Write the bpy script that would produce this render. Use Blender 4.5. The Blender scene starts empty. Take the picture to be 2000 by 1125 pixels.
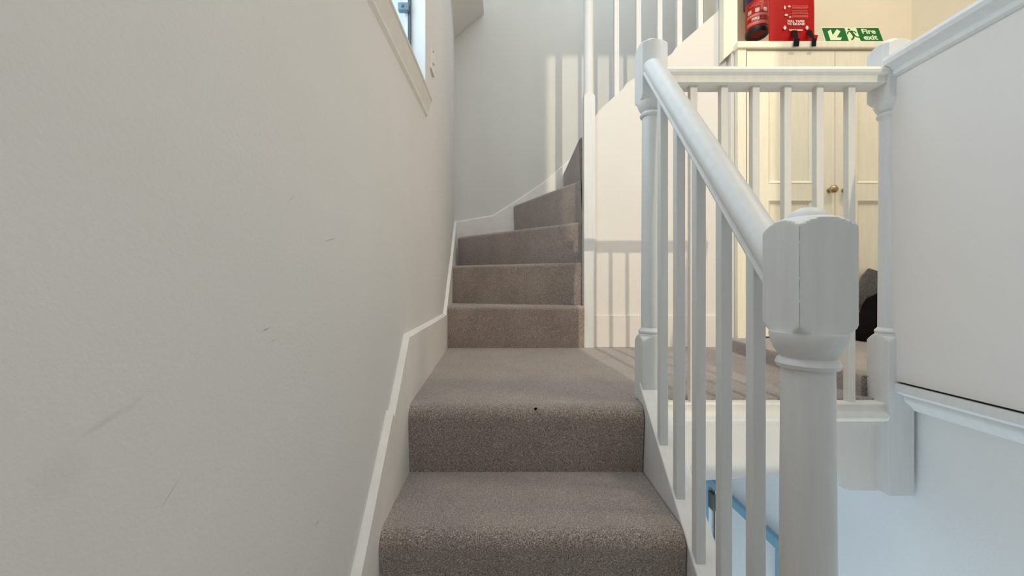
import bpy, bmesh, math, random
from mathutils import Vector, Matrix
random.seed(7)
scene = bpy.context.scene
C = scene.collection
F = 780.0                                   # focal length in pixels of a 2000 px wide frame

# ------------------------------------------------------------------ camera, world, lights, exposure
cam_d = bpy.data.cameras.new('camera'); cam_d.sensor_width = 36.0; cam_d.lens = 36.0 * F / 2000.0
cam_d.clip_start = 0.02
cam = bpy.data.objects.new('camera', cam_d); C.objects.link(cam)
cam.location = (0, 0, 0); cam.rotation_euler = (math.pi / 2, 0, 0)
scene.camera = cam

world = bpy.data.worlds.new('daylight_sky'); scene.world = world; world.use_nodes = True
bg = world.node_tree.nodes['Background']
bg.inputs[0].default_value = (0.78, 0.93, 1.0, 1); bg.inputs[1].default_value = 1.12

def add_light(name, kind, loc, energy, color, direction=None, size=None, size_y=None):
    d = bpy.data.lights.new(name, kind); d.energy = energy; d.color = color
    if kind == 'AREA':
        d.shape = 'RECTANGLE'; d.size = size; d.size_y = size_y or size
    o = bpy.data.objects.new(name, d); C.objects.link(o); o.location = loc
    if direction is not None:
        o.rotation_euler = Vector(direction).to_track_quat('-Z', 'Y').to_euler()
    return o

sun = add_light('sun', 'SUN', (1.2, -4, 3), 1.35, (1.0, 0.84, 0.62), (-0.07, 1.0, -0.37)); sun.data.angle = math.radians(0.6)
# daylight from the windows, with an overhead and a lower-hall fill added
add_light('overhead_fill', 'AREA', (0.45, 0.7, 3.50), 26, (0.88, 0.945, 1.0), (0, 0, -1), 1.3, 3.2)  # added overhead fill; the ceiling above has no opening
add_light('rear_window_daylight', 'AREA', (0.35, -1.55, 1.5), 0.8, (0.9, 0.95, 1.0), (0, 1, -0.1), 1.1, 2.2)
add_light('lower_hall_fill', 'AREA', (0.68, 0.85, -2.45), 22, (0.74, 0.91, 1.0), (0.45, 0.3, 1), 0.5, 0.9)  # unseen fill aimed upwards, added to brighten the lower walls
add_light('side_window_daylight', 'AREA', (-0.46, 0.95, 1.33), 11.0, (0.80, 0.93, 1.0), (1, 0, -0.15), 1.2, 1.0)
add_light('upper_landing_daylight', 'AREA', (0.9, 2.7, 3.1), 9, (0.80, 0.90, 1.0), (-0.35, -0.75, -1), 0.5, 0.5)

# warm ceiling lamp of the hall on the right
add_light('hall_ceiling_lamp', 'AREA', (1.85, 0.75, 2.5), 17, (1.0, 0.78, 0.50), (0.0, 0.25, -1), 0.22)

scene.view_settings.view_transform = 'Standard'
scene.view_settings.look = 'None'
scene.view_settings.gamma = 1.0
scene.view_settings.use_curve_mapping = False
scene.view_settings.exposure = 0.0
scene.cycles.use_denoising = True
scene.cycles.max_bounces = 10
scene.cycles.diffuse_bounces = 6

# ------------------------------------------------------------------ helpers
def interp(x, xs, ys):
    if x <= xs[0]: return ys[0] + (x - xs[0]) * (ys[1] - ys[0]) / (xs[1] - xs[0])
    for i in range(len(xs) - 1):
        if x <= xs[i + 1]:
            t = (x - xs[i]) / (xs[i + 1] - xs[i]); return ys[i] + t * (ys[i + 1] - ys[i])
    return ys[-1]

WY = [-1.6, 0.6, 1.06, 1.45, 2.0, 2.5, 2.95]
WX = [-0.255, -0.276, -0.289, -0.311, -0.345, -0.383, -0.425]
UX = [-0.318, -0.318, -0.318, -0.318, -0.348, -0.384, -0.425]      # the same wall above waist height: old plaster out of plumb
def wall_x(y, z=-1.0):
    t = min(1, max(0, (z + 0.1) / 0.75)); t = t * t * (3 - 2 * t)
    return interp(y, WY, WX) * (1 - t) + interp(y, WY, UX) * t

def finish(o, label=None, cat=None, group=None, kind=None):
    if label: o['label'] = label
    if cat: o['category'] = cat
    if group: o['group'] = group
    if kind: o['kind'] = kind
    return o

def obj(name, bm, material, parent=None, smooth=None):
    bmesh.ops.recalc_face_normals(bm, faces=bm.faces[:])
    me = bpy.data.meshes.new(name); bm.to_mesh(me); bm.free()
    if material: me.materials.append(material)
    if smooth is not None:
        me.shade_smooth(); me.set_sharp_from_angle(angle=math.radians(smooth))
    o = bpy.data.objects.new(name, me); C.objects.link(o)
    if parent is not None: attach(o, parent)
    return o

def attach(o, parent):
    o.parent = parent
    p = parent; off = Vector((0, 0, 0))
    while p is not None:
        off += p.location; p = p.parent
    # every mesh is written in world coordinates; roots only carry a translation
    o.matrix_parent_inverse = Matrix.Translation(-off) if parent.type == 'EMPTY' else Matrix.Identity(4)

def thing(name, loc, label, cat, group=None):
    o = bpy.data.objects.new(name, None); C.objects.link(o); o.location = loc
    o.empty_display_size = 0.05
    return finish(o, label, cat, group)

def add_box(bm, x0, x1, y0, y1, z0, z1, bevel=0.0, seg=2):
    vs = [bm.verts.new((x, y, z)) for x in (x0, x1) for y in (y0, y1) for z in (z0, z1)]
    fs = [(0, 1, 3, 2), (4, 6, 7, 5), (0, 4, 5, 1), (2, 3, 7, 6), (0, 2, 6, 4), (1, 5, 7, 3)]
    faces = [bm.faces.new([vs[i] for i in f]) for f in fs]
    if bevel > 0:
        es = list({e for f in faces for e in f.edges})
        bmesh.ops.bevel(bm, geom=es, offset=bevel, segments=seg, affect='EDGES', profile=0.5)
    return vs

def box(x0, x1, y0, y1, z0, z1, bevel=0.0, seg=2):
    bm = bmesh.new(); add_box(bm, x0, x1, y0, y1, z0, z1, bevel, seg); return bm

def add_prism(bm, pts, vec, bevel=0.0):
    """pts: list of 3D points of a planar polygon, extruded along vec"""
    v = Vector(vec)
    a = [bm.verts.new(p) for p in pts]; b = [bm.verts.new(Vector(p) + v) for p in pts]
    n = len(pts)
    fs = [bm.faces.new(a), bm.faces.new(b[::-1])]
    for i in range(n):
        fs.append(bm.faces.new((a[i], b[i], b[(i + 1) % n], a[(i + 1) % n])))
    if bevel > 0:
        es = list({e for f in fs for e in f.edges})
        bmesh.ops.bevel(bm, geom=es, offset=bevel, segments=2, affect='EDGES', profile=0.5)
    return a, b

def prism(pts, vec, bevel=0.0):
    bm = bmesh.new(); add_prism(bm, pts, vec, bevel); return bm

def sweep(profile, p0, p1, side, up):
    """straight moulding: 2D profile (u along side, v along up) from p0 to p1"""
    bm = bmesh.new(); s = Vector(side); u = Vector(up); p0 = Vector(p0); p1 = Vector(p1)
    pts = [p0 + s * a + u * b for a, b in profile]
    add_prism(bm, pts, p1 - p0); return bm

def turned(cx, cy, rows, n=64, cap=True):
    """rows of (z, radius, half side of the square or None): a post turned from a square blank"""
    bm = bmesh.new(); rings = []
    for z, r, h in rows:
        ring = []
        for k in range(n):
            a = 2 * math.pi * k / n; c, s = math.cos(a), math.sin(a)
            rr = r
            if h is not None: rr = min(r, h / max(abs(c), abs(s)))
            ring.append(bm.verts.new((cx + rr * c, cy + rr * s, z)))
        rings.append(ring)
    for A, B in zip(rings, rings[1:]):
        for k in range(n):
            bm.faces.new((A[k], A[(k + 1) % n], B[(k + 1) % n], B[k]))
    if cap:
        bm.faces.new(rings[0][::-1]); bm.faces.new(rings[-1])
    return bm

def tube(points, r, n=8):
    bm = bmesh.new(); rings = []
    pts = [Vector(p) for p in points]
    for i, p in enumerate(pts):
        d = (pts[min(i + 1, len(pts) - 1)] - pts[max(i - 1, 0)]).normalized()
        a = d.orthogonal().normalized() if i == 0 else (prev - d * prev.dot(d)).normalized()
        prev = a; b = d.cross(a)
        rings.append([bm.verts.new(p + (a * math.cos(t) + b * math.sin(t)) * r) for t in [2 * math.pi * k / n for k in range(n)]])
    for A, B in zip(rings, rings[1:]):
        for k in range(n): bm.faces.new((A[k], A[(k + 1) % n], B[(k + 1) % n], B[k]))
    bm.faces.new(rings[0][::-1]); bm.faces.new(rings[-1])
    return bm

def text_bm(body, size, depth=0.0006, offset=0.0, align='CENTER', spacing=1.0):
    """lettering as a bmesh lying in the XY plane, baseline at y = 0"""
    cu = bpy.data.curves.new('lettering', 'FONT'); cu.body = body; cu.size = size
    cu.extrude = depth; cu.offset = offset; cu.align_x = align; cu.space_character = spacing; cu.resolution_u = 3
    o = bpy.data.objects.new('lettering', cu); C.objects.link(o)
    dg = bpy.context.evaluated_depsgraph_get(); dg.update()
    me = bpy.data.meshes.new_from_object(o.evaluated_get(dg))
    bm = bmesh.new(); bm.from_mesh(me)
    bpy.data.objects.remove(o); bpy.data.curves.remove(cu); bpy.data.meshes.remove(me)
    return bm

# ------------------------------------------------------------------ materials
def mat(name, color, rough=0.5, spec=0.5):
    m = bpy.data.materials.new(name); m.use_nodes = True
    b = m.node_tree.nodes['Principled BSDF']
    b.inputs['Base Color'].default_value = (*color, 1); b.inputs['Roughness'].default_value = rough
    b.inputs['Specular IOR Level'].default_value = spec
    return m, m.node_tree, b

def node(t, kind, **kw):
    n = t.nodes.new(kind)
    for k, v in kw.items(): setattr(n, k, v)
    return n

def noise(t, scale, detail=3, rough=0.6, vec=None, stretch=None):
    n = node(t, 'ShaderNodeTexNoise'); n.inputs['Scale'].default_value = scale
    n.inputs['Detail'].default_value = detail; n.inputs['Roughness'].default_value = rough
    geo = node(t, 'ShaderNodeNewGeometry'); src = geo.outputs['Position']
    if stretch:
        mp = node(t, 'ShaderNodeMapping'); mp.inputs['Scale'].default_value = stretch
        t.links.new(src, mp.inputs['Vector']); src = mp.outputs['Vector']
    t.links.new(src, n.inputs['Vector'])
    return n.outputs['Fac']

def ramp(t, fac, stops):
    r = node(t, 'ShaderNodeValToRGB'); e = r.color_ramp.elements
    e[0].position, e[0].color = stops[0][0], (*stops[0][1], 1)
    e[1].position, e[1].color = stops[-1][0], (*stops[-1][1], 1)
    for p, c in stops[1:-1]:
        k = e.new(p); k.color = (*c, 1)
    t.links.new(fac, r.inputs['Fac']); return r.outputs['Color']

def mixc(t, fac, a, b, mode='MIX'):
    m = node(t, 'ShaderNodeMix', data_type='RGBA', blend_type=mode)
    if isinstance(fac, float): m.inputs[0].default_value = fac
    else: t.links.new(fac, m.inputs[0])
    for i, v in ((6, a), (7, b)):
        if isinstance(v, tuple): m.inputs[i].default_value = (*v, 1)
        else: t.links.new(v, m.inputs[i])
    return m.outputs[2]

def bump(t, b, height, strength, dist=0.002):
    n = node(t, 'ShaderNodeBump'); n.inputs['Strength'].default_value = strength; n.inputs['Distance'].default_value = dist
    t.links.new(height, n.inputs['Height']); t.links.new(n.outputs['Normal'], b.inputs['Normal'])

def painted(name, color, rough=0.45, grain=0.25, var=0.04, stretch=(60, 60, 6)):
    """brushed gloss paint on wood"""
    m, t, b = mat(name, color, rough)
    f = noise(t, 1.0, 4, 0.6, stretch=stretch)
    lo = tuple(c * (1 - var) for c in color); hi = tuple(min(1, c * (1 + var)) for c in color)
    t.links.new(ramp(t, f, [(0.3, lo), (0.7, hi)]), b.inputs['Base Color'])
    bump(t, b, f, grain, 0.001)
    return m

def plaster(name, color, rough=0.75, var=0.03, fine=180, strength=0.25):
    m, t, b = mat(name, color, rough, 0.3)
    lo = tuple(c * (1 - var) for c in color); hi = tuple(min(1, c * (1 + var)) for c in color)
    col = ramp(t, noise(t, 1.7, 3), [(0.3, lo), (0.7, hi)])
    t.links.new(col, b.inputs['Base Color'])
    h = node(t, 'ShaderNodeMath', operation='MULTIPLY_ADD')
    t.links.new(noise(t, 4, 2), h.inputs[0]); h.inputs[1].default_value = 4.0
    t.links.new(noise(t, fine, 4), h.inputs[2])
    bump(t, b, h.outputs[0], strength, 0.0015)
    return m, t, b, col

M = {}
M['wall'], wt, wb, wcol = plaster('wall_emulsion', (0.715, 0.71, 0.71))
# scuffs and pencil-like marks on the left wall: (pixel from, pixel to, half width in m, darkness)
def on_wall(px, py):
    y = 0.5
    for _ in range(40): y = wall_x(y, (562 - py) * y / F) * F / (px - 1000)
    return y, (562 - py) * y / F
scuffs = [((632, 472), (660, 464), .0012, .55), ((512, 647), (529, 639), .0012, .6), ((520, 672), (545, 660), .0009, .3),
          ((140, 865), (265, 785), .0035, .13), ((240, 810), (282, 770), .0025, .12), ((310, 1000), (362, 915), .0012, .25),
          ((617, 1026), (625, 1017), .0012, .6), ((40, 990), (180, 880), .02, .08), ((560, 395), (580, 380), .001, .25), ((700, 690), (706, 680), .001, .25)]
cur = wcol
geo = node(wt, 'ShaderNodeNewGeometry')
brk = noise(wt, 90, 3)
for (a, b_), (c, d_), hw, dark in [(s[0], s[1], s[2], s[3]) for s in scuffs]:
    y0, z0 = on_wall(a, b_); y1, z1 = on_wall(c, d_)
    ln = math.hypot(y1 - y0, z1 - z0) / 2 + 0.002; ang = math.atan2(z1 - z0, y1 - y0)
    mp = node(wt, 'ShaderNodeMapping', vector_type='TEXTURE')
    mp.inputs['Location'].default_value = (0, (y0 + y1) / 2, (z0 + z1) / 2)
    mp.inputs['Rotation'].default_value = (ang, 0, 0); mp.inputs['Scale'].default_value = (1e4, ln, hw)
    wt.links.new(geo.outputs['Position'], mp.inputs['Vector'])
    L = node(wt, 'ShaderNodeVectorMath', operation='LENGTH'); wt.links.new(mp.outputs['Vector'], L.inputs[0])
    r = node(wt, 'ShaderNodeMapRange', interpolation_type='SMOOTHSTEP'); wt.links.new(L.outputs['Value'], r.inputs['Value'])
    r.inputs['From Min'].default_value = 1.0; r.inputs['From Max'].default_value = 0.2
    r.inputs['To Min'].default_value = 0.0; r.inputs['To Max'].default_value = dark * 1.6
    k = node(wt, 'ShaderNodeMath', operation='MULTIPLY', use_clamp=True)
    wt.links.new(r.outputs[0], k.inputs[0]); wt.links.new(brk, k.inputs[1])
    cur = mixc(wt, k.outputs[0], cur, (0.12, 0.11, 0.10))
wt.links.new(cur, wb.inputs['Base Color'])
M['wall_plain'] = plaster('wall_emulsion_plain', (0.78, 0.745, 0.71))[0]
M['wall_back'] = plaster('wall_emulsion_back', (0.715, 0.72, 0.695))[0]
M['wall_hall'] = plaster('wall_hall_cream', (0.80, 0.74, 0.62))[0]
M['wall_lower'] = plaster('wall_lower_white', (0.82, 0.83, 0.84))[0]
M['boarding'] = plaster('painted_board', (0.79, 0.755, 0.735), 0.5, 0.02, 60, 0.08)[0]
M['white'] = painted('white_gloss_paint', (0.715, 0.72, 0.72))
M['skirting'] = painted('white_skirting_paint', (0.81, 0.79, 0.765), 0.45, 0.2, 0.04, (20, 20, 20))
M['cream'] = painted('cream_gloss_paint', (0.88, 0.83, 0.69), 0.45, 0.1)
M['blue_trim'] = painted('blue_grey_paint', (0.20, 0.40, 0.54), 0.5, 0.1)
M['brass'] = mat('aged_brass', (0.45, 0.36, 0.2), 0.3)[0]; M['brass'].node_tree.nodes['Principled BSDF'].inputs['Metallic'].default_value = 0.9
M['crack'] = mat('paint_crack_grey', (0.22, 0.21, 0.20), 0.9)[0]
M['landing_lit_white'] = painted('warm_lit_white_paint', (0.80, 0.765, 0.70))  # white gloss with the warm light on the landing put into its colour
M['hinge'] = mat('dull_hinge_metal', (0.09, 0.085, 0.075), 0.5)[0]
M['red'] = mat('red_enamel', (0.36, 0.006, 0.008), 0.3, 0.3)[0]
M['dish_red'] = mat('dark_red_enamel', (0.16, 0.004, 0.006), 0.4, 0.3)[0]
M['tape'] = mat('black_webbing', (0.012, 0.012, 0.014), 0.95, 0.1)[0]
M['red_label'] = mat('red_printed_label', (0.44, 0.016, 0.02), 0.4, 0.3)[0]
M['pink_print'] = mat('pink_band_print', (0.72, 0.17, 0.16), 0.5)[0]
M['red_cloth'] = mat('red_vinyl', (0.42, 0.002, 0.004), 0.5, 0.15)[0]
M['black'] = mat('black_plastic', (0.012, 0.012, 0.014), 0.4)[0]
M['navy'] = mat('navy_band', (0.012, 0.02, 0.16), 0.4)[0]
M['print'] = mat('white_print', (0.85, 0.72, 0.68), 0.6)[0]
M['faint_print'] = mat('faint_print', (0.75, 0.20, 0.17), 0.6)[0]
M['sign_green'] = mat('sign_green', (0.0, 0.13, 0.025), 0.45, 0.2)[0]
M['sign_glow'] = mat('photoluminescent_white', (0.72, 0.84, 0.56), 0.5)[0]
M['dark_frame'] = mat('dark_window_frame', (0.03, 0.06, 0.08), 0.4)[0]
M['stay'] = mat('grey_window_stay', (0.10, 0.16, 0.20), 0.4)[0]
M['switch'] = mat('white_plastic', (0.80, 0.77, 0.74), 0.35)[0]
M['dark_gap'] = mat('dark_groove', (0.02, 0.015, 0.01), 0.9)[0]

def fabric(name, c0, c1, scale):
    m, t, b = mat(name, c0, 0.95, 0.1)
    f = noise(t, scale, 3); t.links.new(ramp(t, f, [(0.35, c0), (0.7, c1)]), b.inputs['Base Color']); bump(t, b, f, 0.5, 0.003)
    return m
M['bag_black'] = fabric('black_bag_cloth', (0.004, 0.003, 0.004), (0.012, 0.008, 0.008), 150)
M['bag_grey'] = fabric('grey_bag_cloth', (0.12, 0.11, 0.11), (0.2, 0.19, 0.18), 150)

# glass that still lets the daylight through
g = bpy.data.materials.new('clear_glass'); g.use_nodes = True; gt = g.node_tree; gt.nodes.clear()
go = node(gt, 'ShaderNodeOutputMaterial'); gm = node(gt, 'ShaderNodeMixShader'); gm.inputs[0].default_value = 0.06
g1 = node(gt, 'ShaderNodeBsdfTransparent'); g1.inputs[0].default_value = (0.95, 0.98, 1, 1)
g2 = node(gt, 'ShaderNodeBsdfGlossy'); g2.inputs['Roughness'].default_value = 0.02
gt.links.new(g1.outputs[0], gm.inputs[1]); gt.links.new(g2.outputs[0], gm.inputs[2]); gt.links.new(gm.outputs[0], go.inputs[0])
M['glass'] = g

# heather wool carpet
cm, ct, cb = mat('heather_carpet', (0.2, 0.17, 0.15), 0.62, 0.35)
speck = noise(ct, 420, 3, 0.8)
col = ramp(ct, speck, [(0.33, (0.045, 0.030, 0.026)), (0.44, (0.20, 0.155, 0.13)), (0.53, (0.36, 0.295, 0.25)), (0.66, (0.78, 0.70, 0.63))])
patch = noise(ct, 7, 3)
col = mixc(ct, 0.55, col, ramp(ct, patch, [(0.3, (0.98, 0.92, 0.92)), (0.7, (1.38, 1.36, 1.40))]), 'MULTIPLY')
ct.links.new(col, cb.inputs['Base Color'])
cb.inputs['Sheen Weight'].default_value = 0.6; cb.inputs['Sheen Roughness'].default_value = 0.45; cb.inputs['Sheen Tint'].default_value = (0.92, 0.94, 1.0, 1)
bump(ct, cb, speck, 0.9, 0.004)
M['carpet'] = cm

# ------------------------------------------------------------------ the setting
CEIL = 3.6; LOW = -2.7; REAR = -1.6; BACK = 2.95; HALL_X = 2.30; FLOOR = -0.311; HALL_Z = -0.255
# left wall: gently bowed old plaster with a window opening
WIN = (0.45, 1.468, 0.7057, 1.95)
ys = sorted({-1.6, -0.6, 0.0, WIN[0], 0.8, 1.06, 1.25, WIN[1], 1.6, 1.8, 2.0, 2.25, 2.5, 2.75, 2.95})
zs = [LOW, -1.2, -0.5, -0.1, 0.02, 0.14, 0.26, 0.38, 0.5, 0.62, WIN[2], WIN[3], CEIL]
bm = bmesh.new(); V = {}
for i, y in enumerate(ys):
    for j, z in enumerate(zs): V[i, j] = bm.verts.new((wall_x(y, z), y, z))
for i in range(len(ys) - 1):
    for j in range(len(zs) - 1):
        if WIN[0] <= ys[i] < WIN[1] and zs[j] == WIN[2]: continue
        bm.faces.new((V[i, j], V[i + 1, j], V[i + 1, j + 1], V[i, j + 1]))
# reveal faces
T = 0.075
def reveal(y, z0, z1):
    x = wall_x(y, 1); bm.faces.new([bm.verts.new(p) for p in ((x, y, z0), (x - T, y, z0), (x - T, y, z1), (x, y, z1))])
reveal(WIN[0], WIN[2], WIN[3]); reveal(WIN[1], WIN[2], WIN[3])
for z in (WIN[2], WIN[3]):
    bm.faces.new([bm.verts.new(p) for p in ((wall_x(WIN[0], 1), WIN[0], z), (wall_x(WIN[1], 1), WIN[1], z), (wall_x(WIN[1], 1) - T, WIN[1], z), (wall_x(WIN[0], 1) - T, WIN[0], z))])
wl = obj('wall_left', bm, M['wall'], smooth=30); finish(wl, kind='structure')

def structure(name, bm, m, smooth=None):
    return finish(obj(name, bm, m, smooth=smooth), kind='structure')

structure('wall_back', box(-0.60, HALL_X + 0.1, BACK, BACK + 0.1, LOW, CEIL), M['wall_back'])
structure('wall_right', box(HALL_X, HALL_X + 0.1, REAR, BACK, LOW, CEIL), M['wall_hall'])
# rear wall with a tall window
W2 = (0.57, 1.62, 0.50, 3.43)
bm = bmesh.new()
add_box(bm, -0.45, W2[0], REAR - 0.1, REAR, LOW, CEIL); add_box(bm, W2[1], HALL_X, REAR - 0.1, REAR, LOW, CEIL)
add_box(bm, W2[0], W2[1], REAR - 0.1, REAR, LOW, W2[2]); add_box(bm, W2[0], W2[1], REAR - 0.1, REAR, W2[3], CEIL)
structure('wall_rear', bm, M['wall_plain'])
bm = bmesh.new(); add_box(bm, -0.6, HALL_X + 0.1, REAR - 0.1, BACK + 0.1, CEIL, CEIL + 0.08)
structure('ceiling', bm, M['wall_plain'])
w2 = thing('window_2', (1.1, REAR - 0.05, 0.5), None, None); finish(w2, kind='structure')
for a in ((W2[0], W2[0] + .012, W2[2], W2[3]), (W2[1] - .012, W2[1], W2[2], W2[3]), (W2[0], W2[1], W2[2], W2[2] + .012), (W2[0], W2[1], W2[3] - .012, W2[3])):
    obj('window_frame', box(a[0], a[1], REAR - 0.07, REAR - 0.03, a[2], a[3]), M['white'], w2)
obj('pane', box(W2[0], W2[1], REAR - 0.052, REAR - 0.048, W2[2], W2[3]), M['glass'], w2)

# landing floor slab (carpet) right of the stairs and the slightly raised hall floor
bm = prism([(0.342, 1.125, FLOOR - 0.0003), (1.10, 1.125, FLOOR - 0.0003), (1.16, 2.12, FLOOR - 0.0003), (0.342, 2.12, FLOOR - 0.0003)], (0, 0, -0.17))
floor = structure('floor', bm, M['carpet'])
bm = bmesh.new()
a, b = add_prism(bm, [(1.005, 1.15, HALL_Z), (1.115, 1.15, HALL_Z), (1.115, REAR, HALL_Z), (HALL_X, REAR, HALL_Z), (HALL_X, BACK - 0.7, HALL_Z), (1.13, BACK - 0.7, HALL_Z), (1.092, 2.03, HALL_Z)], (0, 0, -0.24))
es = [e for e in bm.edges if {e.verts[0], e.verts[1]} in ({a[0], a[6]}, {a[0], a[1]}, {a[5], a[6]})]
bmesh.ops.bevel(bm, geom=es, offset=0.016, segments=4, affect='EDGES', profile=0.5)
obj('raised_carpet', bm, M['carpet'], floor, smooth=40)
structure('floor_lower', box(-0.5, HALL_X, REAR, BACK, LOW - 0.1, LOW), M['carpet'])
finish(bpy.data.objects['floor_lower'], kind='structure')

# wall below the upper flight, its top following the rake of the string
pts = [(0.428, 2.10, -0.48), (1.15, 2.10, -0.48), (1.15, 2.10, 1.515), (0.86, 2.10, 1.262), (0.845, 2.10, 1.235), (0.60, 2.10, 1.075), (0.585, 2.10, 1.05), (0.46, 2.10, 0.935), (0.428, 2.10, 0.89)]
structure('wall_understair', prism(pts, (0, 0.06, 0)), M['wall_plain'])
pts = [(1.15, 2.10, 1.515), (2.2, 2.10, 2.43), (2.2, 2.10, 2.2), (1.15, 2.10, 1.28)]
# hall wall behind the cupboard
structure('wall_hall', box(1.17, HALL_X, 2.30, 2.36, HALL_Z, CEIL), M['wall_hall'])
structure('wall_hall_return', box(1.135, 1.172, 2.10, 2.36, HALL_Z, CEIL), M['wall_hall'])
# lower storey
pts = [(1.10, REAR, LOW), (1.10, 1.625, LOW), (1.10, 1.625, -1.06), (1.10, 2.24, -1.085), (1.10, 2.24, LOW), (1.10, 2.36, LOW), (1.10, 2.36, -0.48), (1.10, 1.12, -0.48), (1.10, 1.12, -0.25), (1.10, REAR, -0.25)]
structure('wall_lower_right', prism(pts, (0.10, 0, 0)), M['wall_lower'])
structure('wall_lower_back', box(0.30, 1.10, 2.36, 2.44, LOW, -0.48), M['wall_lower'])
structure('ceiling_lower', box(0.42, 1.10, 1.14, 2.10, -0.50, -0.481), M['wall_lower'])

structure('wall_light_block', prism([(0.362, REAR, LOW), (0.362, 1.10, LOW), (0.362, 1.10, -0.50), (0.362, -1.50, -2.62)], (0.035, 0, 0)), M['wall_lower'])  # unseen wall under the string, added to stop light leaking up from below
# door in the lower wall, seen from the stairs
d1 = thing('door_1', (1.12, 1.9, LOW), None, None); finish(d1, kind='structure')
obj('door_leaf', box(1.115, 1.15, 1.630, 2.215, LOW, -1.075), M['wall_lower'], d1)
for nm, b_ in (('architrave', prism([(1.078, 1.632, -1.062), (1.078, 2.28, -1.085), (1.078, 2.28, -1.045), (1.078, 1.592, -1.02), (1.078, 1.592, LOW), (1.078, 1.632, LOW)], (0.024, 0, 0), 0.004)),
               ('architrave', box(1.078, 1.102, 2.235, 2.28, LOW, -1.085, 0.004))):
    obj(nm, b_, M['blue_trim'], d1)
bm = bmesh.new(); add_box(bm, 1.098, 1.118, 2.185, 2.235, -1.222, -1.132, 0.002)
obj('hinge', bm, M['hinge'], d1)
obj('door_gap', box(1.112, 1.1149, 2.196, 2.204, LOW, -1.085), M['dark_gap'], d1)
structure('trim_1', box(1.00, 1.045, 2.345, 2.36, LOW, -1.0), M['blue_trim'])

# boxed-in pipe run with a raking underside in the top left corner
x0 = wall_x(2.95); z0 = (562 - 75) * 2.945 / F; x1 = (945 - 1000) * 2.945 / F; z1 = (562 - 25) * 2.945 / F
pts = [(x0 - 0.02, 2.949, z0 - 0.017), (x1, 2.949, z1), (x1, 2.949, 3.0), (x0 - 0.02, 2.949, 3.0)]
bm = bmesh.new()
A = [bm.verts.new(p) for p in pts]
B = [bm.verts.new((p[0] + (wall_x(1.75) - x0) * (1 if i in (0, 3) else 0.25), 1.75, p[2])) for i, p in enumerate(pts)]
bm.faces.new(A); bm.faces.new(B[::-1])
for i in range(4): bm.faces.new((A[i], B[i], B[(i + 1) % 4], A[(i + 1) % 4]))
structure('trim_2', bm, M['wall_plain'])

# ------------------------------------------------------------------ window in the left wall
w1 = thing('window_1', (wall_x(1.0, 1), 0.95, WIN[2]), None, None); finish(w1, kind='structure')
fx = -0.371
for a in ((WIN[1] - 0.012, WIN[1], WIN[2], WIN[3]), (WIN[0], WIN[0] + 0.012, WIN[2], WIN[3]), (WIN[0], WIN[1], WIN[2], WIN[2] + 0.008), (WIN[0], WIN[1], WIN[3] - 0.012, WIN[3])):
    obj('window_frame', box(fx - 0.009, fx, a[0], a[1], a[2], a[3]), M['dark_frame'], w1)
obj('pane', box(fx - 0.019, fx - 0.016, WIN[0], WIN[1], WIN[2], WIN[3]), M['glass'], w1)
st = obj('window_stay', box(fx - 0.042, fx - 0.002, WIN[1] - 0.026, WIN[1] - 0.006, 1.005, 1.033, 0.002), M['stay'], w1)
obj('stay_pin', box(fx - 0.028, fx - 0.020, WIN[1] - 0.029, WIN[1] - 0.026, 1.015, 1.023), M['dark_frame'], st)
obj('catch', tube([(fx - 0.016, WIN[1] - 0.018, 0.857), (fx - 0.002, WIN[1] - 0.018, 0.857)], 0.005), M['dark_frame'], w1)
# moulded sill board
bm = bmesh.new()
ysil = [WIN[0] - 0.1, 0.7, 1.0, 1.25, WIN[1] + 0.016]
prof = [(-0.07, 0.0), (0.022, 0.0), (0.025, -0.004), (0.025, -0.009), (0.021, -0.014), (0.008, -0.056), (0.007, -0.064), (0.0, -0.076), (-0.07, -0.076)]
rows = [[bm.verts.new((wall_x(y, 1) + u, y, WIN[2] + v)) for u, v in prof] for y in ysil]
for A, B in zip(rows, rows[1:]):
    for i in range(len(prof)): bm.faces.new((A[i], A[(i + 1) % len(prof)], B[(i + 1) % len(prof)], B[i]))
bm.faces.new(rows[0]); bm.faces.new(rows[-1][::-1])
obj('window_sill', bm, M['skirting'], w1)

# light switch on the left wall
sx = wall_x(1.615, 1)
sw = thing('light_switch', (sx, 1.615, 0.90), 'white plastic light switch on the wall beside the window', 'switch')
obj('plate', box(sx - 0.004, sx + 0.008, 1.578, 1.652, 0.870, 0.965, 0.003), M['switch'], sw)
obj('rocker', prism([(sx + 0.008, 1.604, 0.905), (sx + 0.013, 1.604, 0.905), (sx + 0.009, 1.604, 0.938), (sx + 0.008, 1.604, 0.938)], (0, 0.022, 0)), M['switch'], sw)
obj('screw', tube([(sx + 0.007, 1.615, 0.955), (sx + 0.0095, 1.615, 0.955)], 0.004), M['hinge'], sw)

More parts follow.
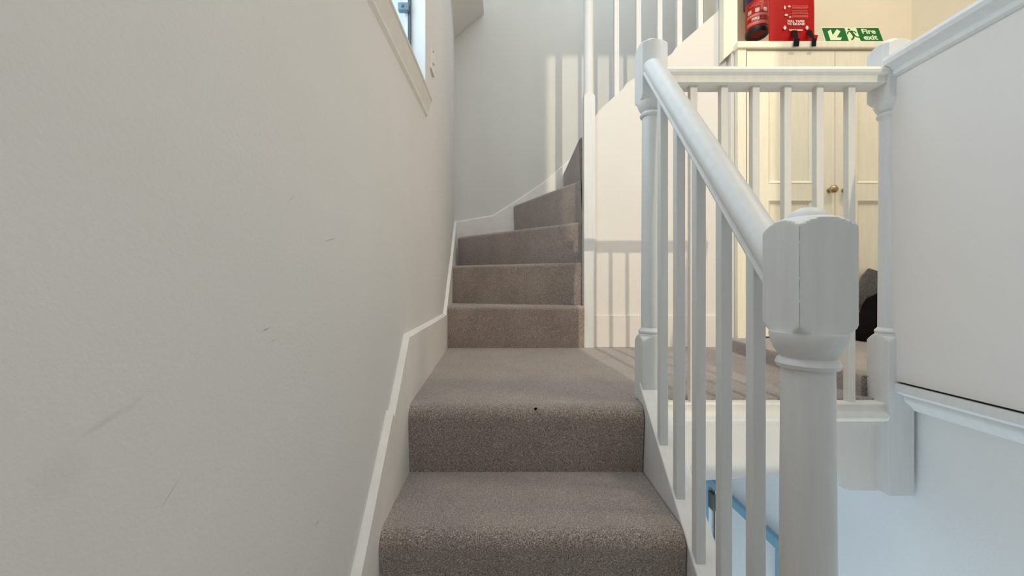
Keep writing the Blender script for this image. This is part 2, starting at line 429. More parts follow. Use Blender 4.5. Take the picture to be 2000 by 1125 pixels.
# ------------------------------------------------------------------ baseboards
def ribbon(pts_top, depth, thick, m, name):
    """raking skirting: pts_top = [(x, y, z)] along the top outer edge; thick = function giving the wall-side offset"""
    bm = bmesh.new(); rows = []
    for (x, y, z) in pts_top:
        ox, oy = thick
        rows.append([bm.verts.new(p) for p in ((x, y, z - 0.010), (x - ox * 0.35, y - oy * 0.35, z - 0.002), (x - ox * 0.6, y - oy * 0.6, z), (x - ox, y - oy, z + 0.001), (x - ox, y - oy, z - depth), (x, y, z - depth))])
    for A, B in zip(rows, rows[1:]):
        for i in range(6): bm.faces.new((A[i], A[(i + 1) % 6], B[(i + 1) % 6], B[i]))
    bm.faces.new(rows[0]); bm.faces.new(rows[-1][::-1])
    return structure(name, bm, m)
TH = 0.016
def sk(y, z): return (wall_x(y) + TH, y, z)
ribbon([sk(0.05, -1.15), sk(0.45, -0.74), sk(0.69, -0.498), sk(0.905, -0.275), sk(0.915, -0.285), sk(1.064, -0.122), sk(1.45, -0.124), sk(2.0, -0.127), sk(2.005, -0.120), sk(2.3, 0.085), sk(2.62, 0.30), sk(2.945, 0.497)], 0.55, (TH + 0.02, 0), M['skirting'], 'baseboard_left')
ribbon([(-0.43, 2.938, 0.488), (-0.14, 2.938, 0.538), (0.01, 2.938, 0.632), (0.245, 2.938, 0.79), (0.45, 2.938, 0.97), (1.3, 2.938, 1.72)], 0.50, (0, -0.012), M['skirting'], 'baseboard_back')
structure('baseboard_landing', prism([(0.43, 2.092, FLOOR), (1.09, 2.092, FLOOR), (1.09, 2.092, -0.143), (0.43, 2.092, -0.143)], (0, 0.008, 0), 0.002), M['wall_plain'])

# ------------------------------------------------------------------ staircase
stairs = thing('staircase', (0, 1.3, -0.9), 'brown heather carpeted staircase winding up to the right along the white walls', 'staircase')
def step(front, back, z, zlow, nose=0.03, under=0.012, seg=6):
    """front: (left, right) line of the nosing, back: remaining footprint points; rounded carpeted nosing"""
    bm = bmesh.new()
    L, R = Vector((*front[0], 0)), Vector((*front[1], 0))
    top = [L, R] + [Vector((*p, 0)) for p in back]
    d = (R - L).normalized(); nrm = Vector((-d.y, d.x, 0))
    bot = [L + nrm * under, R + nrm * under] + top[2:]
    a = [bm.verts.new((p.x, p.y, z)) for p in top]; b = [bm.verts.new((p.x, p.y, zlow)) for p in bot]
    n = len(a); bm.faces.new(a); bm.faces.new(b[::-1])
    for i in range(n): bm.faces.new((a[i], b[i], b[(i + 1) % n], a[(i + 1) % n]))
    e = [e for e in bm.edges if {e.verts[0], e.verts[1]} == {a[0], a[1]}]
    bmesh.ops.bevel(bm, geom=e, offset=nose, segments=seg, affect='EDGES', profile=0.5)
    return obj('step', bm, M['carpet'], stairs, smooth=50)
def lx(y): return wall_x(y) + TH - 0.004
RX = 0.347
for k in range(7):
    y = 0.30 - 0.247 * k
    step(((lx(y), y), (RX, y)), ((RX, y + 0.29), (lx(y + 0.29), y + 0.29)), -0.86 - 0.185 * k, -1.10 - 0.185 * k, 0.034)
step(((lx(0.54), 0.545), (RX, 0.545)), ((RX, 0.84), (lx(0.84), 0.84)), -0.675, -0.90, 0.034)
step(((lx(0.8), 0.792), (RX, 0.792)), ((RX, 1.12), (lx(1.1), 1.12)), -0.490, -0.72, 0.038, 0.02)
landing = step(((lx(1.06), 1.045), (RX, 1.045)), ((0.3485, 2.10), (lx(2.0), 2.10)), FLOOR, -0.52, 0.040, 0.022)
XP = 0.374
step(((lx(2.07), 2.06), (XP, 2.06)), ((XP, 2.25), (lx(2.5), 2.55)), -0.093, -0.35, 0.022)
step(((lx(2.45), 2.45), (0.378, 2.14)), ((0.378, 2.30), (lx(2.93), 2.93)), 0.138, -0.12, 0.022)
step(((lx(2.93) + 0.02, 2.86), (0.382, 2.195)), ((0.382, 2.28), (0.10, 2.935)), 0.367, 0.10, 0.024)
step(((0.010, 2.93), (0.384, 2.235)), ((0.384, 2.935), ), 0.609, 0.33, 0.022)
for k in range(3):
    x = 0.376 + 0.235 * k
    step(((x, 2.93), (x, 2.225 if k else 2.255)), ((x + 0.262, 2.225), (x + 0.262, 2.93)), 0.849 + 0.205 * k, 0.56 + 0.205 * k, 0.02)
# a tuft of fluff caught on the landing nosing
bm = bmesh.new(); bmesh.ops.create_icosphere(bm, subdivisions=1, radius=0.004, matrix=Matrix.Translation((0.063, 1.052, -0.318)))
for v in bm.verts: v.co += Vector((random.uniform(-.002, .002), random.uniform(-.001, .001), random.uniform(-.002, .002)))
obj('stain', bm, M['bag_black'], stairs)

# outer string of the lower flight, its top carrying the balusters
def st_z(y): return -0.309 + 0.83 * (y - 1.04)
bm = prism([(0.350, -1.55, st_z(-1.55)), (0.350, 1.10, st_z(1.10)), (0.350, 1.10, st_z(1.10) - 0.34), (0.350, -1.55, st_z(-1.55) - 0.2)], (0.058, 0, 0), 0.003)
obj('string', bm, M['white'], stairs)
# string and post base of the upper flight are part of the upper balustrade below

# ------------------------------------------------------------------ newel posts
def newel(root, cx, cy, half, z_floor, z_bottom, z_blk, z_cap0, z_cap1, r_shaft0, r_shaft1, name='newel_post'):
    """square base up to z_blk, turned shaft, square cap block with turned ends from z_cap0 to z_cap1"""
    rows = []
    H = half
    # shaft with its rings
    rows += [(z_blk - 0.004, H * 0.97, None), (z_blk + 0.003, H * 0.97, None), (z_blk + 0.006, H * 0.90, None), (z_blk + 0.009, H * 0.97, None), (z_blk + 0.013, H * 0.97, None), (z_blk + 0.017, H * 0.88, None), (z_blk + 0.022, r_shaft0, None)]
    zt = z_cap0 - 0.026 * H / 0.036
    k = H / 0.036
    rows += [(zt - 0.018 * k, r_shaft1, None)]
    rows += [(zt - 0.016 * k, r_shaft1 + 0.0045 * k, None), (zt - 0.011 * k, r_shaft1 + 0.0065 * k, None), (zt - 0.006 * k, r_shaft1 + 0.0045 * k, None), (zt - 0.003 * k, r_shaft1 + 0.001 * k, None)]
    rows += [(zt + 0.000 * k, r_shaft1 + 0.003 * k, None), (zt + 0.007 * k, r_shaft1 + 0.0075 * k, None), (zt + 0.016 * k, r_shaft1 + 0.0115 * k, None), (zt + 0.026 * k, r_shaft1 + 0.0135 * k, None), (zt + 0.030 * k, r_shaft1 + 0.0130 * k, None)]
    post = obj(name, turned(cx, cy, rows), M['white'], root, smooth=35)
    # base block, turned shoulder at its top
    rows = [(z_bottom, H * 2, H), (z_blk - 0.020, H * 2, H)]
    for t in (0, .15, .3, .45, .6, .75, .9, 1.0):
        rows.append((z_blk - 0.020 + 0.020 * t, H * (1.43 - 0.40 * t ** 1.5), H))
    obj('newel_base', turned(cx, cy, rows), M['white'], post, smooth=35)
    # cap block
    rows = []
    e = 0.020 * k
    for t in (0, .2, .4, .6, .8, 1.0): rows.append((z_cap0 + e * t, H * (1.06 + 0.40 * math.sin(t * math.pi / 2)), H))
    for t in (1.0, .85, .7, .55, .4, .25, .1, 0): rows.append((z_cap1 - e * t * 0.9, H * (0.96 + 0.50 * math.sin(t * math.pi / 2)), H))
    # low sloping top with a small button
    rows += [(z_cap1 + 0.002 * k, H * 0.80, None), (z_cap1 + 0.003 * k, H * 0.66, None), (z_cap1 + 0.007 * k, H * 0.60, None), (z_cap1 + 0.012 * k, H * 0.46, None), (z_cap1 + 0.0155 * k, H * 0.25, None), (z_cap1 + 0.0165 * k, H * 0.05, None)]
    obj('newel_cap', turned(cx, cy, rows, n=96), M['white'], post, smooth=28)
    return post

def baluster(root, x0, y0, z0, z1, s=0.020, slope=0.0, m='white'):
    bm = bmesh.new(); vs = add_box(bm, x0, x0 + s, y0, y0 + s, z0, z1)
    for v in vs:
        if slope and v.co.z > (z0 + z1) / 2: v.co.z += slope * (v.co.y - y0)
    es = [e for e in bm.edges if abs(e.verts[0].co.x - e.verts[1].co.x) < 1e-6 and abs(e.verts[0].co.y - e.verts[1].co.y) < 1e-6]
    bmesh.ops.bevel(bm, geom=es, offset=0.0012, segments=1, affect='EDGES')
    return obj('baluster', bm, M[m], root)

# lower flight
flight = thing('stair_balustrade', (0.386, 0.8, -0.9), 'white painted balustrade with sloping handrail beside the lower carpeted steps', 'balustrade')
np_ = newel(flight, 0.386, 0.522, 0.036, -0.5, -1.3, -0.85, -0.061, 0.0885, 0.0345, 0.0295)
# hairline crack in the paint along the front corner of the near cap
bm = bmesh.new(); zc = -0.050
while zc < 0.074:
    h = random.uniform(0.006, 0.016); w = random.uniform(0.0001, 0.0003)
    add_box(bm, 0.350 - 0.0001, 0.350 + w, 0.486 - 0.0001, 0.486 + w, zc, min(zc + h, 0.076)); zc += h + random.choice((0.0, 0.0, 0.003))
obj('paint_crack', bm, M['crack'], np_)
newel(flight, 0.387, 1.114, 0.034, FLOOR, -0.62, -0.132, 0.515, 0.676, 0.026, 0.0235)
SL = 1.11
def rail_z(y): return 0.575 - SL * (1.08 - y)
RAIL = [(-0.022, 0.0), (0.022, 0.0), (0.0235, 0.004), (0.0205, 0.008), (0.021, 0.011), (0.024, 0.015), (0.0265, 0.022), (0.0245, 0.030), (0.018, 0.037), (0.009, 0.041), (0, 0.042), (-0.009, 0.041), (-0.018, 0.037), (-0.0245, 0.030), (-0.0265, 0.022), (-0.024, 0.015), (-0.021, 0.011), (-0.0205, 0.008), (-0.0235, 0.004)]
nrm = math.hypot(1, SL)
bm = sweep(RAIL, (0.3775, 0.55, rail_z(0.55)), (0.3775, 1.082, rail_z(1.082)), (1, 0, 0), (0, -SL / nrm, 1 / nrm))
obj('handrail', bm, M['white'], flight, smooth=50)
for y in (0.957, 0.862, 0.770, 0.678, 0.588):
    baluster(flight, 0.3550, y, st_z(y) - 0.004, rail_z(y) + 0.004, 0.0195, SL)

# landing
land = thing('landing_balustrade', (0.75, 1.114, FLOOR), 'white painted balustrade along the landing edge in front of the cream cupboard', 'balustrade')
newel(land, 1.054, 1.114, 0.034, FLOOR, -0.562, -0.132, 0.515, 0.676, 0.026, 0.0235)
LR = [(u, v * 0.88) for u, v in [(-0.034, 0.028), (-0.036, 0.036), (-0.032, 0.046), (-0.020, 0.053), (0.0, 0.056), (0.020, 0.053), (0.032, 0.046), (0.036, 0.036), (0.034, 0.028), (0.026, 0.022), (0.026, 0.006), (0.028, 0.004), (0.028, 0.0), (-0.028, 0.0), (-0.028, 0.004), (-0.026, 0.006), (-0.026, 0.022)]]
obj('handrail', sweep(LR, (0.418, 1.114, 0.560), (1.0205, 1.114, 0.560), (0, 1, 0), (0, 0, 1)), M['landing_lit_white'], land, smooth=40)
for x in (0.493, 0.578, 0.665, 0.753, 0.842, 0.930):
    baluster(land, x, 1.103, -0.316, 0.562, 0.0195, m='landing_lit_white')
BR = [(-0.030, 0.0), (0.030, 0.0), (0.030, 0.060), (-0.026, 0.060), (-0.030, 0.056), (-0.030, 0.040), (-0.033, 0.036), (-0.040, 0.032), (-0.043, 0.024), (-0.040, 0.016), (-0.033, 0.012), (-0.030, 0.010)]
obj('bottom_rail', sweep(BR, (0.40, 1.122, -0.375), (1.022, 1.122, -0.375), (0, 1, 0), (0, 0, 1)), M['landing_lit_white'], land, smooth=40)
# apron below the landing edge with its stepped end
structure('trim_3', prism([(0.42, 1.118, -0.374), (1.022, 1.118, -0.374), (1.022, 1.118, -0.571), (0.936, 1.118, -0.568), (0.936, 1.118, -0.522), (0.905, 1.118, -0.510), (0.42, 1.118, -0.548)], (0, 0.028, 0), 0.002), M['wall_plain'])

# upper flight
upper = thing('upper_balustrade', (0.403, 2.11, FLOOR), 'tall white post and slim spindles climbing the upper flight', 'balustrade')
rows = [(FLOOR, 0.1, 0.0285), (0.995, 0.1, 0.0285), (1.005, 0.0365, 0.0285), (1.013, 0.031, 0.0285), (1.016, 0.0275, None), (1.022, 0.0275, None), (1.028, 0.0265, None), (2.1, 0.0245, None), (2.1, 0.1, 0.0285), (2.34, 0.1, 0.0285)]
obj('newel_post', turned(0.4045, 2.108, rows), M['white'], upper, smooth=35)
def us_z(x): return 0.894 + 0.865 * (x - 0.43)
obj('string', prism([(0.40, 2.16, us_z(0.40) - 0.02), (1.13, 2.16, us_z(1.13) - 0.02), (1.13, 2.16, us_z(1.13) - 0.35), (0.40, 2.16, -0.3)], (0, 0.045, 0)), M['white'], upper)
xs_u = [0.545, 0.662, 0.775, 0.880, 0.992, 1.095]
for x in xs_u:
    baluster(upper, x, 2.125, us_z(x) - 0.04, us_z(x) + 1.22, 0.026)
obj('handrail', sweep(RAIL, (0.42, 2.138, us_z(0.42) + 1.22), (1.13, 2.138, us_z(1.13) + 1.22), (0, 1, 0), (-0.654, 0, 0.756)), M['white'], upper, smooth=50)
# pilaster strip closing the wall under the flight
structure('trim_4', prism([(1.088, 2.052, 1.175), (1.160, 2.052, 1.237), (1.160, 2.052, CEIL), (1.088, 2.052, CEIL)], (0, 0.047, 0), 0.003), M['cream'])
structure('trim_5', box(1.130, 1.147, 2.06, 2.099, FLOOR, 1.25, 0.003), M['wall_plain'])

# ------------------------------------------------------------------ boarded guard on the right
guard = thing('boarded_guard', (1.06, -0.2, -0.31), 'white boarded panel with moulded cap rail at the right of the stairwell', 'panel')
obj('board', box(1.040, 1.062, REAR, 1.098, -0.252, 0.575, 0.001), M['boarding'], guard)
CR = [(-0.008, 0.0), (-0.014, 0.004), (-0.014, 0.016), (-0.022, 0.024), (-0.036, 0.030), (-0.040, 0.040), (-0.036, 0.050), (-0.02, 0.057), (0.0, 0.060), (0.045, 0.060), (0.060, 0.050), (0.062, 0.036), (0.045, 0.024), (0.045, 0.0)]
obj('cap_rail', sweep(CR, (1.043, 1.082, 0.572), (1.043, REAR, 0.572), (1, 0, 0), (0, 0, 1)), M['white'], guard, smooth=40)
obj('shadow_gap', box(1.046, 1.058, REAR, 1.075, -0.258, -0.250), M['dark_gap'], guard)
BM = [(0.060, 0.0), (0.060, -0.075), (0.044, -0.075), (0.036, -0.064), (0.020, -0.050), (0.016, -0.042), (0.016, -0.034), (0.002, -0.028), (-0.008, -0.022), (-0.008, 0.0)]
obj('base_moulding', sweep(BM, (1.043, 1.082, -0.257), (1.043, REAR, -0.257), (1, 0, 0), (0, 0, 1)), M['white'], guard, smooth=40)

# ------------------------------------------------------------------ cupboard
cup = thing('cupboard', (1.7, 2.15, HALL_Z), 'cream panelled double door cupboard with brass knobs behind the landing rail', 'cupboard')
CY = 2.03
bm = bmesh.new()
add_box(bm, 1.148, 1.190, CY, 2.30, HALL_Z, 1.214)          # left stile and side
add_box(bm, 2.10, HALL_X, CY, 2.30, HALL_Z, 1.214)
add_box(bm, 1.190, 2.10, CY + 0.05, 2.30, HALL_Z, 1.214)     # dark inside closed by the doors
obj('body', bm, M['cream'], cup)
obj('top_shelf', box(1.140, HALL_X, CY - 0.012, 2.30, 1.214, 1.250, 0.006), M['cream'], cup)
def door(x0, x1, knob_x):
    zb, zt = HALL_Z + 0.008, 1.208
    st_w, zl0, zl1 = 0.112, 0.445, 0.535
    y0, y1 = CY + 0.004, CY + 0.034
    bm = bmesh.new()
    add_box(bm, x0, x0 + st_w, y0, y1, zb, zt); add_box(bm, x1 - st_w, x1, y0, y1, zb, zt)
    for a, b_ in ((zb, zb + 0.12), (zl0, zl1), (zt - 0.14, zt)): add_box(bm, x0 + st_w, x1 - st_w, y0, y1, a, b_)
    d = obj('door', bm, M['cream'], cup)
    for a, b_ in ((zb + 0.12, zl0), (zl1, zt - 0.14)):
        obj('door_panel', box(x0 + st_w, x1 - st_w, y0 + 0.012, y1 - 0.004, a, b_), M['cream'], d)
        fm = bmesh.new(); w = 0.014                          # bolection moulding around the panel
        X0, X1 = x0 + st_w, x1 - st_w
        for q in ([(X0, a), (X1, a), (X1 - w, a + w), (X0 + w, a + w)], [(X1, a), (X1, b_), (X1 - w, b_ - w), (X1 - w, a + w)], [(X1, b_), (X0, b_), (X0 + w, b_ - w), (X1 - w, b_ - w)], [(X0, b_), (X0, a), (X0 + w, a + w), (X0 + w, b_ - w)]):
            vs = [fm.verts.new((q[0][0], y0 - 0.003, q[0][1])), fm.verts.new((q[1][0], y0 - 0.003, q[1][1])), fm.verts.new((q[2][0], y0 + 0.011, q[2][1])), fm.verts.new((q[3][0], y0 + 0.011, q[3][1]))]
            fm.faces.new(vs)
            vb = [fm.verts.new((q[i][0], y0 + 0.012, q[i][1])) for i in (0, 1)]
            fm.faces.new((vs[0], vs[1], vb[1], vb[0]))
        obj('panel_moulding', fm, M['cream'], d)
    kz = 0.497
    # turned knob
    bm = bmesh.new(); n = 20; rings = []
    for yy, r in ((y0, 0.013), (y0 - 0.004, 0.013), (y0 - 0.006, 0.007), (y0 - 0.016, 0.007), (y0 - 0.020, 0.014), (y0 - 0.027, 0.0195), (y0 - 0.034, 0.020), (y0 - 0.040, 0.016), (y0 - 0.044, 0.008), (y0 - 0.045, 0.001)):
        rings.append([bm.verts.new((knob_x + r * math.cos(2 * math.pi * k / n), yy, kz + r * math.sin(2 * math.pi * k / n))) for k in range(n)])
    for A, B in zip(rings, rings[1:]):
        for k in range(n): bm.faces.new((A[k], A[(k + 1) % n], B[(k + 1) % n], B[k]))
    bm.faces.new(rings[0])
    obj('knob', bm, M['brass'], d, smooth=40)
door(1.194, 1.6435, 1.615)
door(1.6465, 2.096, 1.690)
obj('hinge_gap', box(1.1895, 1.1945, CY + 0.002, CY + 0.02, HALL_Z, 1.20), M['dark_gap'], cup)

# ------------------------------------------------------------------ things on and above the cupboard
# fire extinguisher hanging on the wall over the shelf
ex, ey, ez, er = 1.352, 2.205, 1.39, 0.056
ext = thing('fire_extinguisher', (ex, ey, ez), 'red fire extinguisher with black base hanging above the cupboard shelf', 'extinguisher')
rows = [(ez + 0.014, er * 0.97, None), (ez + 0.03, er, None), (ez + 0.30, er, None), (ez + 0.325, er * 0.93, None), (ez + 0.345, er * 0.72, None), (ez + 0.36, er * 0.42, None), (ez + 0.375, er * 0.30, None)]
obj('cylinder', turned(ex, ey, rows, 40), M['red'], ext, smooth=40)
# base ring with a concave red underside
rows = [(ez + 0.008, er * 0.55, None), (ez + 0.006, er * 0.74, None), (ez, er * 0.80, None), (ez, er * 0.95, None), (ez + 0.006, er * 1.03, None), (ez + 0.026, er * 1.03, None), (ez + 0.028, er * 1.0, None)]
base = obj('base_ring', turned(ex, ey, rows, 40, cap=False), M['black'], ext, smooth=40)
obj('base_dish', turned(ex, ey, [(ez + 0.0075, er * 0.76, None), (ez + 0.012, er * 0.5, None), (ez + 0.014, er * 0.2, None)], 40), M['dish_red'], base, smooth=60)
def band(z0, z1, r, m, name, parent, a0=math.radians(-175), a1=math.radians(-5), n=40):
    bm = bmesh.new(); prev = None
    for k in range(n + 1):
        a = a0 + (a1 - a0) * k / n
        v = [bm.verts.new((ex + rr * math.cos(a), ey + rr * math.sin(a), z)) for rr, z in ((r, z0), (r, z1), (r - 0.0012, z1), (r - 0.0012, z0))]
        if prev:
            for i in range(4): bm.faces.new((prev[i], prev[(i + 1) % 4], v[(i + 1) % 4], v[i]))
        prev = v
    return obj(name, bm, m, parent, smooth=40)
label = band(ez + 0.034, ez + 0.168, er + 0.0006, M['red_label'], 'label', ext)
band(ez + 0.036, ez + 0.056, er + 0.0012, M['pink_print'], 'label_stripe', label)
band(ez + 0.080, ez + 0.096, er + 0.0012, M['pink_print'], 'label_stripe', label)
band(ez + 0.172, ez + 0.215, er + 0.0008, M['navy'], 'contents_band', ext, -math.pi, math.pi * 0.999)
def wrap(bm, z, r, ang):
    """bend flat lettering round the cylinder"""
    for v in bm.verts:
        a = ang + v.co.x / r; rr = r + 0.0003 + max(0, v.co.z)
        v.co = Vector((ex + rr * math.cos(a), ey + rr * math.sin(a), z + v.co.y))
    return bm
front = math.radians(-122)
obj('lettering', wrap(text_bm('FIRE', 0.021, 0.0008, 0.0010), ez + 0.0605, er + 0.0012, front - 0.10), M['print'], label)
obj('lettering', wrap(text_bm('O', 0.021, 0.0008, 0.0006), ez + 0.0605, er + 0.0012, front + 0.52), M['pink_print'], label)
for k, da in enumerate((-0.62, 0.05, 0.75)):             # pictogram tiles
    bm = bmesh.new(); w, h = 0.019, 0.020
    for (u0, u1, v0, v1) in ((-w / 2, w / 2, 0, 0.006), (-w / 2, w / 2, h - 0.005, h), (-w / 2, -w / 2 + 0.005, 0, h), (w / 2 - 0.005, w / 2, 0, h), (-0.003, 0.003, 0.007, 0.013)):
        add_box(bm, u0, u1, v0, v1, 0, 0.0006)
    obj('pictogram', wrap(bm, ez + 0.102, er + 0.0012, front + da), M['print'], label)
for z, l in ((0.135, 1.2), (0.141, 1.5), (0.149, 1.1), (0.0865, 1.3), (0.045, 1.2)):
    bm = bmesh.new()
    x = -l / 2 * er
    while x < l / 2 * er:
        w = random.uniform(0.003, 0.009); add_box(bm, x, x + w, 0, 0.0024, 0, 0.0006); x += w + 0.002
    obj('small_print', wrap(bm, ez + z, er + 0.0014, front + 0.05), M['print'] if z < 0.13 else M['faint_print'], label)
obj('valve', turned(ex, ey, [(ez + 0.37, 0.018, None), (ez + 0.40, 0.018, None), (ez + 0.402, 0.012, None), (ez + 0.43, 0.012, None)], 20), M['brass'], ext, smooth=40)
obj('squeeze_handle', prism([(ex - 0.01, ey + 0.02, ez + 0.425), (ex - 0.01, ey - 0.09, ez + 0.455), (ex - 0.01, ey - 0.09, ez + 0.465), (ex - 0.01, ey + 0.02, ez + 0.437)], (0.02, 0, 0), 0.002), M['black'], ext)
obj('hose', tube([(ex + 0.01, ey, ez + 0.41), (ex + 0.05, ey, ez + 0.415), (ex + 0.075, ey, ez + 0.37), (ex + 0.07, ey + 0.01, ez + 0.27), (ex + 0.068, ey + 0.01, ez + 0.2)], 0.009), M['black'], ext, smooth=60)
obj('wall_bracket', box(ex - 0.02, ex + 0.02, ey + 0.05, 2.302, ez + 0.2, ez + 0.35), M['hinge'], ext)

# fire blanket pouch standing on the shelf
SH = 1.2505
bx0, bx1, by = 1.334, 1.563, 2.060
blk = thing('fire_blanket', (1.45, by + 0.012, SH), 'red fire blanket pouch with two black pull tapes on the cupboard shelf', 'fire blanket')
bm = bmesh.new(); nx, nz = 10, 12
def pouch(u, w, back):
    x = bx0 + (bx1 - bx0) * u + (0.006 * (1 - w) if u > 0.5 else 0); z = SH + 0.30 * w
    puff = 0.010 * (math.sin(math.pi * u) * math.sin(math.pi * min(1, max(0, w)))) ** 0.5 if 0 < u < 1 and 0 < w < 1 else 0
    puff += 0.0012 * math.sin(9 * u + 7 * w)
    return (x, by + 0.012 + (0.003 + puff) * (1 if back else -1), z)
G = {}
for s in (0, 1):
    for i in range(nx + 1):
        for j in range(nz + 1): G[s, i, j] = bm.verts.new(pouch(i / nx, j / nz, s))
for s in (0, 1):
    for i in range(nx):
        for j in range(nz): bm.faces.new((G[s, i, j], G[s, i + 1, j], G[s, i + 1, j + 1], G[s, i, j + 1]))
for i in range(nx):
    for j in (0, nz): bm.faces.new((G[0, i, j], G[0, i + 1, j], G[1, i + 1, j], G[1, i, j]))
for j in range(nz):
    for i in (0, nx): bm.faces.new((G[0, i, j], G[0, i, j + 1], G[1, i, j + 1], G[1, i, j]))
obj('pouch', bm, M['red_cloth'], blk, smooth=50)
obj('flap', prism([(bx1 - 0.03, by + 0.012, SH + 0.002), (bx1 + 0.012, by + 0.012, SH + 0.009), (bx1 + 0.026, by + 0.012, SH + 0.062), (bx1 - 0.02, by + 0.012, SH + 0.066)], (0, 0.006, 0), 0.001), M['red_cloth'], blk)
for x, wd, tilt in ((1.437, 0.027, -0.022), (1.519, 0.022, -0.012)):
    path = [(by - 0.0035, SH + 0.078, -0.2), (by - 0.012, SH + 0.060, 0.0), (by - 0.030, SH + 0.022, 0.4), (CY - 0.020, SH + 0.004, 0.65), (CY - 0.0215, SH - 0.014, 0.85), (CY - 0.022, SH - 0.036, 1.0)]
    bm = bmesh.new(); prev = None
    for (yy, zz, t) in path:
        xx = x + tilt * t
        v = [bm.verts.new(p) for p in ((xx, yy, zz), (xx + wd, yy, zz), (xx + wd, yy + 0.002, zz + 0.001), (xx, yy + 0.002, zz + 0.001))]
        if prev:
            for i in range(4): bm.faces.new((prev[i], prev[(i + 1) % 4], v[(i + 1) % 4], v[i]))
        else: bm.faces.new(v)
        prev = v
    bm.faces.new(prev[::-1])
    obj('pull_tape', bm, M['tape'], blk)
def stand(bm, x, z, y):
    for v in bm.verts: v.co = Vector((x + v.co.x, y - v.co.z, z + v.co.y))
    return bm
FY = by - 0.0035
cxp = 1.462
for s, z, sz in (('PULL TAPES', 0.1175, 0.0150), ('TO RELEASE', 0.1035, 0.0150), ('MADE IN CHINA', 0.0745, 0.0085)):
    obj('lettering', stand(text_bm(s, sz, 0.0008, 0.0006, spacing=1.12), cxp, SH + z, FY), M['print'], blk)
for x in (cxp - 0.057, cxp + 0.057):
    obj('print_arrow', prism([(x - 0.005, FY, SH + 0.099), (x + 0.005, FY, SH + 0.099), (x + 0.005, FY, SH + 0.090), (x + 0.010, FY, SH + 0.090), (x, FY, SH + 0.078), (x - 0.010, FY, SH + 0.090), (x - 0.005, FY, SH + 0.090)], (0, -0.001, 0)), M['print'], blk)
for i, z in enumerate((0.20, 0.193, 0.186, 0.176, 0.169, 0.162, 0.152, 0.145, 0.138)):
    bm = bmesh.new(); x = cxp - 0.020
    while x < cxp + 0.058:
        w = random.uniform(0.004, 0.011); add_box(bm, x, min(x + w, cxp + 0.062), FY - 0.0015, FY, SH + z, SH + z + 0.0022); x += w + 0.002
    obj('small_print', bm, M['faint_print'], blk)
for (x, z, w, h) in ((-0.062, 0.188, 0.010, 0.016), (-0.042, 0.196, 0.016, 0.008), (-0.058, 0.152, 0.018, 0.009), (-0.036, 0.143, 0.012, 0.006)):
    obj('instruction_picture', prism([(cxp + x, FY, SH + z), (cxp + x + w * .6, FY, SH + z - h * .3), (cxp + x + w, FY, SH + z + h * .4), (cxp + x + w * .5, FY, SH + z + h), (cxp + x + w * .1, FY, SH + z + h * .7)], (0, -0.001, 0)), M['print'], blk)

# fire exit sign leaning on the shelf
sgx0, sgw, sgh, lean = 1.592, 0.300, 0.100, math.radians(18)
sgn = thing('fire_exit_sign', (sgx0 + sgw / 2, 2.03, SH), 'green fire exit sign with white arrow and running figure leaning on the shelf', 'sign')
def on_sign(u, v, w=0.0):
    """u, v along the plate from its lower left corner, w out of its face"""
    return Vector((sgx0 + u, 2.031 + v * math.sin(lean) - w * math.cos(lean), SH + v * math.cos(lean) + w * math.sin(lean)))
def plate(poly, w0, w1, m, name, parent):
    bm = bmesh.new(); add_prism(bm, [on_sign(u, v, w0) for u, v in poly], on_sign(0, 0, w1) - on_sign(0, 0, w0)); return obj(name, bm, m, parent)
pl = plate([(0, 0), (sgw, 0), (sgw, sgh), (0, sgh)], -0.002, 0.0, M['sign_glow'], 'plate', sgn)
plate([(0.006, 0.004), (sgw - 0.002, 0.004), (sgw - 0.002, sgh - 0.005), (0.006, sgh - 0.005)], 0, 0.0006, M['sign_green'], 'green_field', sgn)
# arrow pointing down to the left
ar = [(0.030, 0.012), (0.082, 0.012), (0.092, 0.030), (0.066, 0.030), (0.096, 0.072), (0.080, 0.086), (0.050, 0.046), (0.048, 0.084), (0.030, 0.070)]
plate(ar, 0.0006, 0.0014, M['sign_glow'], 'arrow', sgn)
door_pl = plate([(0.122, 0.006), (0.182, 0.006), (0.182, 0.094), (0.122, 0.094)], 0.0006, 0.0012, M['sign_glow'], 'doorway', sgn)
# running figure in green on the doorway
def limb(pts, wd):
    P = [Vector((*p, 0)) for p in pts]; Lf, Rt = [], []
    for i, p in enumerate(P):
        d = (P[min(i + 1, len(P) - 1)] - P[max(i - 1, 0)]).normalized(); n_ = Vector((-d.y, d.x, 0)) * wd / 2
        Lf.append((p + n_).to_tuple()[:2]); Rt.append((p - n_).to_tuple()[:2])
    return Lf + Rt[::-1]
head = [(0.142 + 0.0065 * math.cos(a * math.pi / 6), 0.084 + 0.0065 * math.sin(a * math.pi / 6)) for a in range(12)]
plate(head, 0.0012, 0.0018, M['sign_green'], 'running_figure', sgn)
for pts, wd in (([(0.147, 0.075), (0.157, 0.045)], 0.015), ([(0.157, 0.046), (0.168, 0.034), (0.190, 0.028)], 0.008), ([(0.156, 0.046), (0.152, 0.028), (0.138, 0.014)], 0.009),
                ([(0.146, 0.074), (0.132, 0.066), (0.126, 0.052)], 0.006), ([(0.150, 0.074), (0.166, 0.070), (0.174, 0.058)], 0.006)):
    plate(limb(pts, wd), 0.0012, 0.0018, M['sign_green'], 'running_figure', sgn)
def sign_text(s, u, v, size):
    bm = text_bm(s, size, 0.0004, 0.0012, 'LEFT')
    for q in bm.verts: q.co = on_sign(u + q.co.x, v + q.co.y, 0.0010 + q.co.z)
    obj('lettering', bm, M['sign_glow'], sgn)
sign_text('Fire', 0.203, 0.056, 0.046); sign_text('exit', 0.203, 0.016, 0.046)

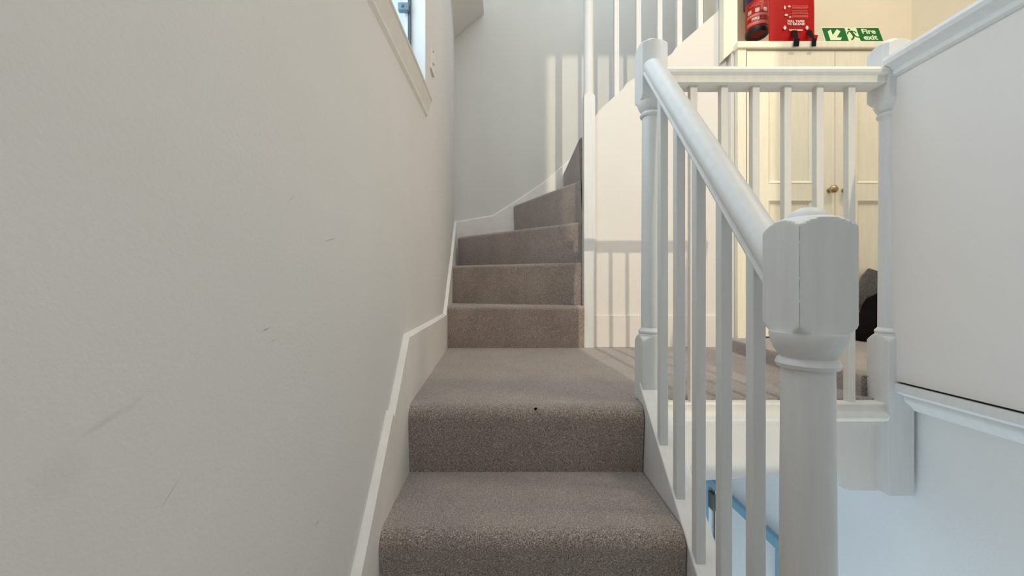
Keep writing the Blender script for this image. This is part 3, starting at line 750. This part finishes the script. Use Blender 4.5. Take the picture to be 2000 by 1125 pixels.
# ------------------------------------------------------------------ black bag slumped by the cupboard
bag = thing('bag', (1.82, 1.93, HALL_Z), 'black cloth bag slumped on the carpet against the cupboard door', 'bag')
def lump(prof, y0, y1, name, m, jit):
    """prof: [(x, height)] of a soft mound from left to right"""
    bm = bmesh.new(); n = 9; rows = []
    for x, h in prof:
        row = []
        for k in range(n):
            a = math.pi * k / (n - 1)
            yy = (y0 + y1) / 2 - (y1 - y0) / 2 * math.cos(a) * (0.75 + 0.25 * min(1, h / 0.15))
            zz = HALL_Z + 0.001 + h * (math.sin(a) ** 0.55 if 0 < k < n - 1 else 0)
            j = jit if 0 < k < n - 1 else 0
            row.append(bm.verts.new((x + random.uniform(-j, j), yy + random.uniform(-j, j), zz + random.uniform(-j, j))))
        rows.append(row)
    for A, B in zip(rows, rows[1:]):
        for k in range(n - 1): bm.faces.new((A[k], A[k + 1], B[k + 1], B[k]))
        bm.faces.new((A[0], B[0], B[n - 1], A[n - 1]))
    bm.faces.new(rows[0]); bm.faces.new(rows[-1][::-1])
    return obj(name, bm, m, bag, smooth=60)
lump([(1.665, 0.03), (1.68, 0.085), (1.71, 0.13), (1.735, 0.155), (1.748, 0.215), (1.775, 0.225), (1.83, 0.23), (1.90, 0.21), (1.96, 0.15), (1.99, 0.04)], 1.86, 2.02, 'bag_body', M['bag_black'], 0.006)
obj('bag_flap', prism([(1.715, 2.010, -0.10), (1.765, 2.010, 0.06), (1.80, 2.010, 0.10), (1.86, 2.010, 0.08), (1.88, 2.010, -0.05)], (0, 0.012, 0), 0.003), M['bag_grey'], bag)
obj('handle', tube([(1.80, 1.94, -0.04), (1.81, 1.93, 0.02), (1.85, 1.92, 0.03), (1.88, 1.93, -0.05)], 0.007), M['bag_black'], bag, smooth=60)
# frayed carpet edge beside the right newel
bm = bmesh.new()
for k in range(26):
    x = 1.006 + 0.02 * k / 25; z = HALL_Z - random.uniform(0.0, 0.055)
    p = Vector((x, 1.149, z)); q = p + Vector((random.uniform(-.006, .014), -random.uniform(0.002, 0.008), random.uniform(-.004, .004)))
    s = 0.0016
    add_prism(bm, [p + Vector((0, 0, s)), p - Vector((0, 0, s)), q], (0, -0.002, 0.001))
fr = obj('carpet_fray', bm, M['carpet'], floor); fr['kind'] = 'stuff'
